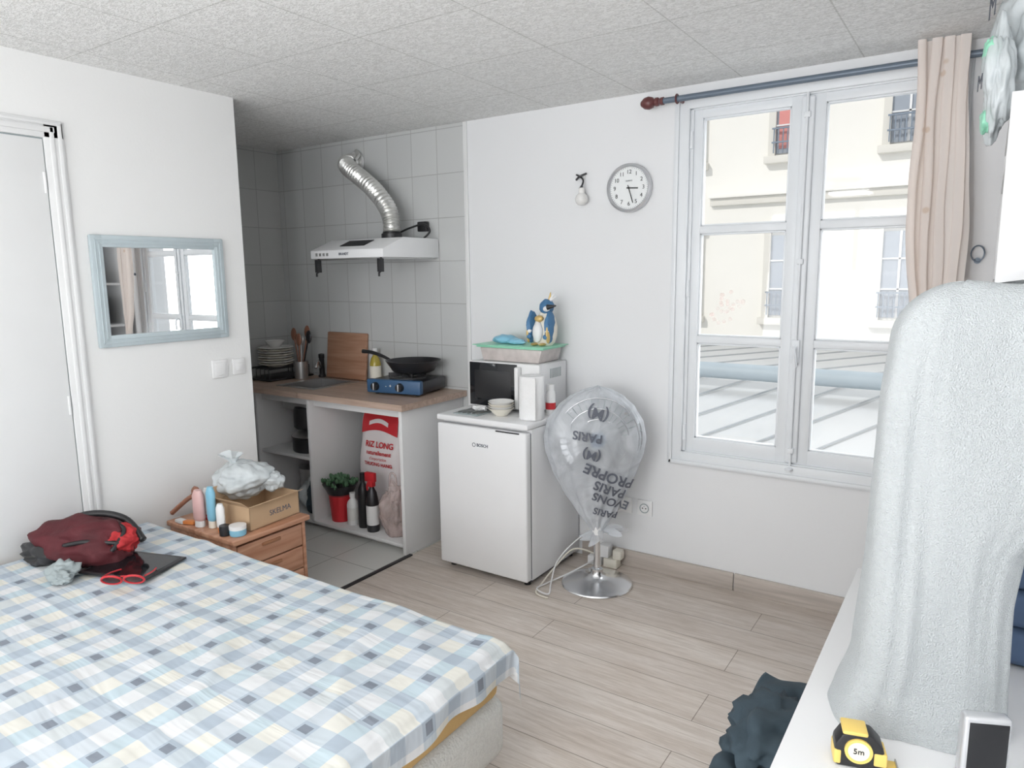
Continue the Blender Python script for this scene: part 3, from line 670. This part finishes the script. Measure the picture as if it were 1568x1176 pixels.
# ------------------------------------------------------------------ fan in plastic bag
FX,FY=-1.56,3.09
al=rad(27); U=Vector((math.cos(al),math.sin(al),0)); Fn=Vector((math.sin(al),-math.cos(al),0))
FM=Matrix(((U.x,Fn.x,0,FX),(U.y,Fn.y,0,FY),(0,0,1,0),(0,0,0,1)))
b=B('pedestal_fan')
b.lathe([(0,0),(.178,0),(.182,.006),(.178,.012),(.14,.024),(.08,.034),(.045,.045),(.032,.06),(.030,.085),(.022,.09),(0,.09)],M_chrome,M=FM,seg=64)
b.cyl(FM@Vector((0,0,.08)),FM@Vector((0,0,.55)),.0165,M_chrome); b.cyl(FM@Vector((0,0,.27)),FM@Vector((0,0,.33)),.026,M_wp); b.cyl(FM@Vector((0,0,.54)),FM@Vector((0,0,.62)),.022,M_wp)
HC=.78
b.lathe([(0,-.10),(.03,-.10),(.055,-.08),(.06,-.02),(.045,.0),(0,.0)],M_wp,M=FM@T(0,0,HC)@RX(-90))
b.box(-.03,.03,-.06,.02,.60,.76,M_wp,.01,FM)
for r,y in ((.215,.03),(.20,.055),(.15,.075),(.10,.085),(.20,.0),(.15,-.01)):
    b.tube([FM@Vector((r*math.cos(a),y,HC+r*math.sin(a))) for a in [i*math.pi/24 for i in range(48)]],.003,M_silver,6,True)
for k in range(36):
    a=k*math.pi/18; c,s_=math.cos(a),math.sin(a)
    b.tube([FM@Vector((r*c,y,HC+r*s_)) for r,y in ((.03,.09),(.10,.086),(.15,.076),(.20,.056),(.216,.03),(.2,.0),(.15,-.01))],.0015,M_gr,5)
b.lathe([(0,0),(.04,0),(.04,.01),(0,.014)],M_blueT,M=FM@T(0,.086,HC)@RX(-90))
for k in range(4):
    a=k*math.pi/2
    def bl(u,v,a=a):
        r=.03+v*.16; th=a+(u-.5)*(1.1-.2*v)+v*.35; return FM@Vector((r*math.cos(th),.04+(u-.5)*.04,HC+r*math.sin(th)))
    b.sheet(bl,8,8,M_silver)
b.done()
wt=[(.27,.018),(.32,.045),(.40,.10),(.50,.155),(.60,.205),(.70,.240),(.78,.248),(.86,.238),(.93,.195),(.98,.14),(1.01,.085),(1.03,.0)]
dt=[(.27,.016),(.40,.055),(.55,.09),(.78,.112),(.95,.07),(1.01,.035),(1.03,0)]
b=B('fan_plastic_cover')
def bagf(u,v):
    a=u*2*math.pi; z=.27+.76*v
    fold=(1-v)**1.3
    k=1+.13*fold*math.sin(a*10+v*2)+.045*noise.noise(Vector((math.cos(a)*2.2,math.sin(a)*2.2,v*4)))-.06*abs(noise.noise(Vector((math.cos(a)*3.5,math.sin(a)*3.5,v*3))))
    return FM@Vector((-.02*math.sin(v*3)+interp(wt,z)*math.cos(a)*k,interp(dt,z)*math.sin(a)*k,z+.010*noise.noise(Vector((math.cos(a)*4,math.sin(a)*4,v*5)))))
b.sheet(bagf,140,80,M_film,wrap=True)
def fr_(u,v):
    a=u*2*math.pi; r=.02+.075*v; k=1+.35*math.sin(a*9+v)
    return FM@Vector((r*math.cos(a)*k+.03*v,r*math.sin(a)*k*.6,.292-v*.05+.02*math.sin(a*5)*v+ .05*v*(math.cos(a)>0)))
b.sheet(fr_,90,8,M_film,wrap=True)
def wf(co):
    z=co.z; w=interp(wt,z); t=interp(dt,z); x=max(-.98,min(.98,co.x/w)); return FM@Vector((co.x,t*math.sqrt(1-x*x)+.014,z))
flip=Matrix(((1,0,0,0),(0,0,1,0),(0,1,0,0),(0,0,0,1)))
for body,sz,x,z,ro in (('PARIS',.058,-.05,.80,172),('PROPRE',.072,.055,.60,158),('PARIS',.066,.06,.53,158),('EVONS',.060,.065,.465,158),('PARIS',.05,.04,.40,162),('(M)',.075,.0,.91,165),('(M)',.065,-.03,.71,168)):
    b.text(body,sz,M_ink,T(x,0,z)@flip@RZ(ro),0,wf,True)
b.done(180)
b=B('power_strip'); b.box(-1.72,-1.64,3.29,3.34,.0,.05,M_wp,.006); b.box(-1.66,-1.60,3.30,3.36,.05,.12,M_wp,.008); b.box(-1.63,-1.55,3.30,3.36,.0,.05,M_cream,.006); b.box(-1.58,-1.53,3.31,3.36,.05,.10,M_cream,.006)
b.tube(cr([(-1.68,3.29,.03),(-1.72,3.1,.02),(-1.77,2.95,.008),(-1.78,2.86,.008),(-1.70,2.84,.008),(-1.75,2.95,.015),(-1.77,3.05,.09),(-1.74,3.2,.16),(-1.66,3.33,.22),(-1.60,3.37,.28),(-1.55,3.375,.33)],8),.004,M_wp,8)
b.tube(cr([(-1.66,3.30,.06),(-1.74,3.18,.12),(-1.78,3.05,.06),(-1.79,2.92,.008),(-1.76,2.82,.008),(-1.68,2.80,.008)],8),.004,M_cream,8)
b.done()

# ------------------------------------------------------------------ bed
BX0,BX1,BY0,BY1,BZ=-3.120,-1.135,.16,1.655,.47
b=B('bed')
b.box(BX0+.01,BX1-.012,BY0+.02,BY1-.02,.30,BZ-.004,M_ochre,.035,seg=4)
b.box(BX0+.02,BX1+.005,BY0+.03,BY1-.01,.11,.31,M_mesh,.045,seg=4)
for x in (BX0+.12,BX1-.14):
    for y in (BY0+.12,BY1-.10): b.lathe([(0,0),(.020,0),(.030,.115),(0,.115)],M_legw,c=(x,y,0),seg=16)
R_=.03
def wrapd(s,edge):
    o=s-(edge-R_)
    if o<=0: return s,0
    if o<R_*1.571:
        a=o/R_; return edge-R_+R_*math.sin(a),R_*(1-math.cos(a))
    return edge,R_+(o-R_*1.571)
UX0,UX1=BX0+.004,BX1+.018+.072; VY0,VY1=BY0,BY1+.018+.09
def bedf(u,v):
    s=UX0+(UX1-UX0)*u; t=VY0+(VY1-VY0)*v
    x,dx=wrapd(s,BX1+.008); y,dy=wrapd(t,BY1+.008)
    n=noise.noise(Vector((s*2.2,t*2.2,0)))*.007+noise.noise(Vector((s*6,t*5,2)))*.003
    q=s*.8+t*.6; pz=noise.noise(Vector((s*.8-t*.7,q*2.6,5))); ridge=.007*math.exp(-(pz*9)**2)
    drop=max(dx,dy)+.35*min(dx,dy)
    if dx>0.02: x+=.008*math.sin(t*22+math.sin(t*9))*min(1,dx/.1)+.012
    if dy>0.02: y+=.006*math.sin(s*30)*min(1,dy/.1)
    if dx>.02 and dy>.02: x+=.012; y+=.006; drop+=.75*min(dx,dy)
    drop+=dx*.30*noise.noise(Vector((t*4,1,1)))
    return (x,y,BZ+.006+n*(1 if drop<.02 else .3)+ridge*(drop<.01)-drop)
b.sheet(bedf,280,220,M_cloth,uvfn=lambda u,v:(UX0+(UX1-UX0)*u,VY0+(VY1-VY0)*v))
b.done(60)
b=B('red_black_bag')
Mr=T(-2.885,1.300,.485)@RZ(20)
b.blob((-.02,0,.058),(.215,.13,.105),M_dred,.16,1.5,5,M=Mr,flat=-.058,ridge=.12); 
b.blob((.11,.01,.072),(.075,.07,.06),M_redc,.18,2.0,5,M=Mr,seed=3,flat=-.055,ridge=.12)
b.tube([Mr@Vector(p) for p in cr([(-.22,-.08,.02),(-.16,-.02,.115),(-.03,.03,.165),(.10,.06,.145),(.20,.04,.07)],8)],.014,M_black,8)
b.tube([Mr@Vector(p) for p in cr([(.03,-.04,.135),(.09,.0,.145),(.15,.0,.12),(.15,-.07,.06)],8)],.009,M_black,8)
b.tube([Mr@Vector(p) for p in cr([(-.04,-.10,.08),(.06,-.09,.10),(.17,-.03,.08)],8)],.009,M_black,8)
b.blob((-.13,-.07,.035),(.12,.07,.06),M_black,.25,2.0,4,M=Mr,seed=6,flat=-.035,ridge=.1); b.done(180)
b=B('grey_sock'); b.blob((-2.79,1.145,.508),(.065,.045,.035),M_gr,.3,2.0,4,flat=-.024,ridge=.2); b.blob((-2.74,1.11,.502),(.05,.035,.024),M_gr,.3,3,4,seed=5,flat=-.018,ridge=.2); b.done(180)
b=B('tablet'); Mt=T(-2.645,1.325,.495)@RZ(18)
b.box(-.150,.150,-.112,.112,-.005,.004,M_black,.004,Mt); b.box(-.135,.135,-.098,.098,.004,.0046,M_blackg,0,Mt); b.done()
b=B('sunglasses'); Mg=T(-2.50,1.215,.507)@RZ(38)@Matrix.Scale(1.15,4)
for sgn in (-1,1):
    b.blob((sgn*.034,0,.012),(.029,.006,.021),M_lens,.02,1,3,M=Mg@RX(35)); b.tube([Mg@RX(35)@Vector((sgn*.034+.030*math.cos(a),-.002,.012+.022*math.sin(a))) for a in [i*.3927 for i in range(16)]],.004,M_red,6,True)
    b.tube([Mg@Vector(p) for p in cr([(sgn*.064,0,.016),(sgn*.066,.05,.008),(sgn*.055,.10,-.002)],5)],.003,M_red,6)
b.tube([Mg@Vector(p) for p in ((-.008,-.004,.018),(.008,-.004,.018))],.003,M_red,6); b.done()

# ------------------------------------------------------------------ nightstand
b=B('nightstand')
nx0,nx1,ny0,ny1,nz=-3.14,-2.645,1.755,2.15,.45
b.box(nx0,nx1+.02,ny0-.012,ny1+.012,nz-.024,nz,M_pine,.005,seg=3)
b.box(nx0+.01,nx1-.005,ny0,ny0+.018,.004,nz-.024,M_pine,.002); b.box(nx0+.01,nx1-.005,ny1-.018,ny1,.004,nz-.024,M_pine,.002)
b.box(nx0+.01,nx0+.02,ny0+.018,ny1-.018,.02,nz-.024,M_pine); b.box(nx0+.02,nx1-.02,ny0+.018,ny1-.018,.06,.078,M_pine)
for z0 in (.085,.195,.305):
    b.box(nx1-.022,nx1-.004,ny0+.022,ny1-.022,z0,z0+.104,M_pine,.004); b.box(nx1-.006,nx1+.004,(ny0+ny1)/2-.05,(ny0+ny1)/2+.05,z0+.07,z0+.085,M_legw,.003)
b.done()
b=B('cardboard_box'); Mk=T(-2.80,2.00,.452)@RZ(4)
H=.11
for (x0,x1,y0,y1) in ((-.12,-.116,-.145,.145),(.116,.12,-.145,.145),(-.12,.12,-.145,-.141),(-.12,.12,.141,.145)): b.box(x0,x1,y0,y1,0,H,M_card,0,Mk)
b.box(-.12,.12,-.145,.145,0,.004,M_card,0,Mk)
b.box(-.002,.002,-.145,.145,0,.06,M_card,0,Mk@T(-.12,0,H)@RY(-35)); b.box(-.12,.12,-.002,.0,0,.05,M_card,0,Mk@T(0,-.145,H)@RX(50)); b.box(0,.002,-.145,.145,0,.035,M_card,0,Mk@T(.12,0,H)@RY(70))
b.text('SKELMA',.036,M_ink,Mk@T(.1205,.03,.05)@RZ(90)@RX(90)); b.done()
b=B('plastic_shopping_bag'); b.blob((-2.90,2.00,.628),(.135,.12,.080),M_bagw,.22,1.3,6,seed=1,ridge=.10); b.blob((-2.78,2.08,.615),(.055,.05,.045),M_bagw,.2,1.5,5,seed=7,ridge=.12)
def knot(u,v):
    a=u*2*math.pi; r=.012+.040*v*v; k=1+.4*math.sin(a*4+1)
    return (-2.93+r*math.cos(a)*k-.02*v,1.98+r*math.sin(a)*k,.695+.05*v+.012*math.sin(a*3)*v)
b.sheet(knot,60,8,M_bagw,wrap=True)
b.blob((-2.90,2.0,.615),(.07,.06,.04),M_gr,.2,2,3,seed=3)
b.done(180)
def tube_(name,x,y,z,r,h,m1,m2):
    b=B(name); b.lathe([(0,0),(r*.75,0),(r*.75,h*.16),(r*.9,h*.18),(r,h*.24),(r*.98,h*.85),(r*.6,h),(0,h)],m1,c=(x,y,z),sy=.7); b.lathe([(0,-.001),(r*.78,-.001),(r*.78,h*.17),(0,h*.17)],m2,c=(x,y,z),sy=.75); b.done()
tube_('pink_shower_tube',-2.93,1.785,.453,.034,.17,M_pink,M_wp)
tube_('blue_shampoo_tube',-2.865,1.805,.453,.026,.19,M_cyan,M_cream)
tube_('white_cream_tube',-2.775,1.79,.453,.024,.13,M_wp,M_orange)
tube_('small_lotion_tube',-2.985,1.86,.453,.02,.15,M_wp,M_red)
b=B('cream_jar'); b.lathe([(0,0),(.034,0),(.036,.008),(.036,.028),(0,.028)],M_cyan,c=(-2.685,1.81,.452)); b.lathe([(0,.028),(.037,.028),(.037,.045),(0,.047)],M_wp,c=(-2.685,1.81,.452)); b.done()
b=B('dark_jar'); b.lathe([(0,0),(.022,0),(.024,.03),(.022,.045),(0,.045)],M_dark,c=(-2.73,1.775,.452)); b.done()
b=B('hairbrush'); b.tube(cr([(-3.14,1.775,.478),(-3.06,1.80,.545),(-3.03,1.82,.570)],6),.011,M_brown,10); b.blob((-3.02,1.83,.585),(.03,.014,.03),M_brown,.05,2,3); b.done()
b=B('pill_packets'); 
for i in range(2): b.box(-.03,.03,-.015,.015,0,.015,[M_wp,M_orange,M_cream,M_dark][i],.003,T(-3.05+i*.05,1.765+.012*(i%2),.452)@RZ(20*i))
b.done()

# ------------------------------------------------------------------ desk & right foreground
b=B('desk'); b.box(-.25,.60,.45,2.14,.705,.74,M_white,.004)
for x in (-.20,.56):
    for y in (.50,2.09): b.box(x-.025,x+.025,y-.025,y+.025,0,.705,M_white,.003)
b.box(-.17,.53,2.08,2.10,.62,.705,M_white); b.done()
b=B('draped_towel')
Mw=T(-.030,1.455,.7405)@RZ(20)
def tw(u,v):
    a=u*2*math.pi; e=.6
    sx=math.copysign(abs(math.cos(a))**e,math.cos(a)); sy=math.copysign(abs(math.sin(a))**e,math.sin(a))
    h=.82; rr=.10
    if v<.80: z=v/.80*(h-rr); k=1; top=0
    else:
        q=(v-.80)/.20*math.pi/2; z=h-rr+rr*math.sin(q); k=math.cos(q); top=1
    wl=interp([(0,.175),(.05,.165),(.15,.140),(.4,.128),(.75,.122),(.88,.112),(1,.106)],z/h)
    wr=interp([(0,.118),(.3,.112),(.42,.122),(.52,.20),(.65,.26),(1,.27)],z/h)
    t=interp([(0,.095),(.1,.075),(.5,.058),(1,.05)],z/h)
    if top: wl=wl-rr*(1-k); wr=wr-rr*(1-k)*.6; t=t*k
    if v>.999: t=0
    f=.006*noise.noise(Vector((sx*1.6,sy,z*3)))+.003*noise.noise(Vector((sx*6,sy*2,z*2)))
    drape=.010*math.sin(sx*5+.8)*max(0,1-z/h*1.6)
    x=(wr*sx if sx>0 else wl*sx)
    return (x,(t+f*2.5*k+drape*k)*sy,z+.008*noise.noise(Vector((sx*2,sy*.5,2)))*(1 if v>.8 else v))
b.sheet(tw,120,110,M_towel,wrap=True,M=Mw)
b.done(120)
b=B('navy_blanket')
for i in range(5): b.box(.055+.004*i,.50,1.74,2.0,.742+i*.085,.742+i*.085+.083,M_blue,.03,seg=4)
b.done(60)
b=B('tape_measure'); Mt=T(-.125,1.25,.7405)@RZ(16)
b.prism([(-.038,0),(.034,0),(.040,.008),(.040,.020),(.034,.045),(.018,.062),(-.012,.066),(-.030,.058),(-.040,.040),(-.042,.015)],'Y',-.019,.019,M_black,.004)
for v in b.bm.verts: v.co=Mt@v.co
My=Mt@T(-.004,-.0195,.034)@RX(90)
b.lathe([(.017,0),(.022,0),(.022,.004),(.017,.004)],M_yellow,M=My,seg=40); b.lathe([(0,.001),(.017,.001),(.017,.0035),(0,.0035)],M_cream,M=My,seg=32); b.text('5m',.014,M_black,My@T(0,0,.0042))
b.lathe([(0,0),(.022,0),(.022,.003),(0,.004)],M_yellow,M=Mt@T(-.004,.0195,.034)@RX(-90),seg=40)
b.box(-.030,.010,-.0205,.0205,.060,.0675,M_yellow,.003,Mt); b.box(.020,.041,-.0205,.0205,.010,.034,M_yellow,.003,Mt); b.box(-.042,-.030,-.0205,.0205,.004,.03,M_yellow,.003,Mt)
b.box(.036,.060,-.012,.012,.002,.005,M_yellow,.0005,Mt); b.box(.058,.060,-.012,.012,-.0002,.010,M_steel,0,Mt); b.done()
b=B('phone_stand'); Mq=T(.048,1.245,.7415)@RZ(24)
b.box(-.034,.034,-.012,.012,.0,.155,M_silver,.006,Mq,seg=3); b.box(-.027,.029,-.0132,-.0115,.006,.146,M_blackg,.0004,Mq); b.box(-.04,.04,-.02,.03,0,.006,M_silver,.002,Mq); b.done()
b=B('stool'); b.box(-.43,-.02,1.43,1.86,.42,.45,M_white,.01)
for x in (-.40,-.05):
    for y in (1.47,1.82): b.cyl((x,y,0),(x,y,.42),.016,M_white)
b.done()
b=B('dark_trousers')
def tr(u,v):
    x=-.47+u*.36; y=1.37+v*.53; n=noise.noise(Vector((x*9,y*9,0)))*.03+noise.noise(Vector((x*20,y*16,3)))*.012
    z=.485+n
    if x<-.435: z-=(-.435-x)*3.2
    x+=.03*noise.noise(Vector((y*10,0,1)))
    return (x,y+.02*noise.noise(Vector((x*9,2,1))),max(z,.456 if x>-.435 else .3))
b.sheet(tr,60,70,M_dkcloth); b.blob((-.35,1.60,.50),(.09,.15,.045),M_dkcloth,.3,2.4,4,ridge=.3); b.done(180)

b=B('bookcase')
sx0,sx1,sy0,sy1=.012,.60,2.25,3.36
b.box(sx0,sx1,sy0,sy0+.02,0,2.02,M_white,.002); b.box(sx0,sx1,sy1-.02,sy1,0,2.02,M_white,.002); b.box(sx1-.01,sx1,sy0+.02,sy1-.02,0,2.02,M_shelfdk)
for z in (.05,.42,.80,1.16,1.52,1.86,2.0): b.box(sx0,sx1-.01,sy0+.02,sy1-.02,z,z+.02,M_white,.001)
random.seed(11)
for z in (.82,1.18,1.54):
    y=sy0+.06
    while y<sy1-.25:
        w=.18+random.random()*.1; k=random.randint(2,4)
        for i in range(k): b.box(sx0+.05,sx1-.06,y,y+w,z+.003+i*.06,z+.06+i*.06,[M_shelfdk,M_dkcloth,M_black,M_dred][random.randint(0,3)],.02)
        y+=w+.03
b.done(60)
b=B('green_print_bag')
b.blob((.12,2.58,2.20),(.16,.20,.19),M_bagw,.15,1.5,6,seed=3,flat=-.178,ridge=.14)
b.blob((-.02,2.42,2.08),(.035,.08,.15),M_bagw,.2,1.6,5,seed=5,ridge=.14)
b.blob((-.040,2.40,2.16),(.02,.04,.035),M_green,.2,2,4,seed=6); b.blob((-.04,2.42,1.985),(.016,.035,.035),M_green,.2,2,4,seed=8)
b.text('M',.09,M_ink,T(-.050,2.50,2.30)@RZ(-75)@RX(90)); b.text('M',.06,M_ink,T(-.062,2.40,2.08)@RZ(-75)@RX(90)); b.done(180)

# ------------------------------------------------------------------ outside
b=B('neighbouring_building')
b.box(-16,10,16,16.4,-6,10,M_facade)
for z in (3.0,7.0,-.2): b.box(-16 if z!=3.0 else -5.3,10,15.88,16.0,z,z+.16,M_facade2,.02); b.box(-16 if z!=3.0 else -5.3,10,15.8,16.0,z+.16,z+.22,M_facade,.01)
for x in (-8.6,-6.2,-3.95,-1.80,.5,2.8):
    for z in (-3.2,.62,4.0):
        b.box(x,x+.62,15.97,16.0,z,z+1.7,M_fwin); 
        if x==-3.95 and z==4.0: b.box(x+.05,x+.55,15.95,15.97,z+.1,z+1.7,M_shut)
        b.box(x-.14,x,15.9,16,z-.1,z+1.85,M_facade2); b.box(x+.62,x+.76,15.9,16,z-.1,z+1.85,M_facade2); b.box(x-.2,x+.82,15.8,16,z-.2,z-.05,M_facade2,.01); b.box(x-.2,x+.82,15.85,16,z+1.78,z+1.95,M_facade2,.01)
        b.box(x+.29,x+.33,15.93,15.97,z,z+1.7,M_white)
        for zz in (.55,1.15): b.box(x,x+.62,15.93,15.97,z+zz,z+zz+.03,M_white)
        for k in range(8): b.box(x-.02+k*.092,x+.0+k*.092,15.82,15.84,z,z+.5,M_rail)
        for zz in (.2,.48): b.box(x-.05,x+.68,15.81,15.85,z+zz,z+zz+.03,M_rail)
b.done()
b=B('zinc_roof')
def zr(u,v): return (-12+u*18,3.9+v*6.6,-.9+v*1.0)
b.sheet(zr,2,2,M_zinc)
for k in range(24):
    x=-12+k*.62; b.tube([(x-1.2,3.95,-.88),(x+2.0,10.4,.12)],.012,M_seam,6)
b.box(-12,6,10.5,16,-.3,.10,M_zinc)
for k in range(20):
    x=-12+k*.8; b.tube([(x,10.6,.10),(x+3,15.9,.10)],.022,M_seam,6)
b.tube([(-12,6.5,-.46),(6,6.6,-.44)],.03,M_rail,8)
b.done()
b=B('ventilation_pipe'); b.cyl((-9,9.6,.25),(5,9.6,.20),.11,M_pipe,seg=20)
for x in (-7,-4.5,-2,.5): b.box(x-.03,x+.03,9.55,9.65,-.05,.2,M_rail)
b.done()

# ------------------------------------------------------------------ lights
w=bpy.data.worlds.new('World'); sc.world=w; w.use_nodes=True
bg=w.node_tree.nodes['Background']; bg.inputs[0].default_value=(.94,.97,1,1); bg.inputs[1].default_value=.74
def sun(name,d,st,ang,col):
    l=bpy.data.lights.new(name,'SUN'); l.energy=st; l.angle=rad(ang); l.color=col
    o=bpy.data.objects.new(name,l); COL.objects.link(o); o.rotation_euler=Vector(d).to_track_quat('-Z','Y').to_euler()
sun('sun',(.35,.8,-.55),1.6,1,(1,.965,.90))
sun('sky_light',(-.55,-.75,-.42),8.5,80,(.93,.97,1))
def area(name,loc,d,sx,sy,p,col):
    l=bpy.data.lights.new(name,'AREA'); l.shape='RECTANGLE'; l.size=sx; l.size_y=sy; l.energy=p; l.color=col
    o=bpy.data.objects.new(name,l); COL.objects.link(o); o.location=loc; o.rotation_euler=Vector(d).to_track_quat('-Z','Y').to_euler()
area('rear_fill_light',(-1.3,YR-.02,1.5),(0,1,.15),1.9,1.5,58,(.96,.98,1))  # added fill from behind the camera, brightens the whole room
b=B('fill_globe'); b.lathe([(0,0),(.05,0),(.05,-.02),(.16,-.03),(.19,-.06),(.16,-.10),(0,-.12)],M_cer,c=(-1.2,-.9,CZ-.001)); b.done()  # invented globe out of view, housing for the overhead fill
area('overhead_fill_light',(-1.2,-.9,CZ-.13),(0,0,-1),.35,.35,13,(1,.99,.97))  # added downward fill behind the camera
b=B('fill_uplight_stand'); b.lathe([(0,0),(.13,0),(.13,.015),(.02,.03),(.012,.05),(.012,1.35),(.03,1.36),(.14,1.42),(.15,1.46),(.135,1.46),(.03,1.40),(0,1.40)],M_silver,c=(-.45,-1.0,0),seg=40); b.done()  # unseen stand, added to carry the upward fill
area('upward_fill_light',(-.45,-1.0,1.465),(-.10,.60,1),.22,.22,64,(.98,.985,1))  # added fill aimed up to brighten the ceiling

# ------------------------------------------------------------------ camera
cam=bpy.data.cameras.new('camera'); cam.sensor_width=36; cam.sensor_fit='HORIZONTAL'; cam.lens=36*1104.6/1600; cam.clip_start=.02
co=bpy.data.objects.new('camera',cam); COL.objects.link(co)
co.matrix_world=T(0,0,1.584)@RZ(33.83)@RX(90-8.91)@RZ(-.66)
sc.camera=co
sc.view_settings.view_transform='Standard'
sc.view_settings.exposure=0.0
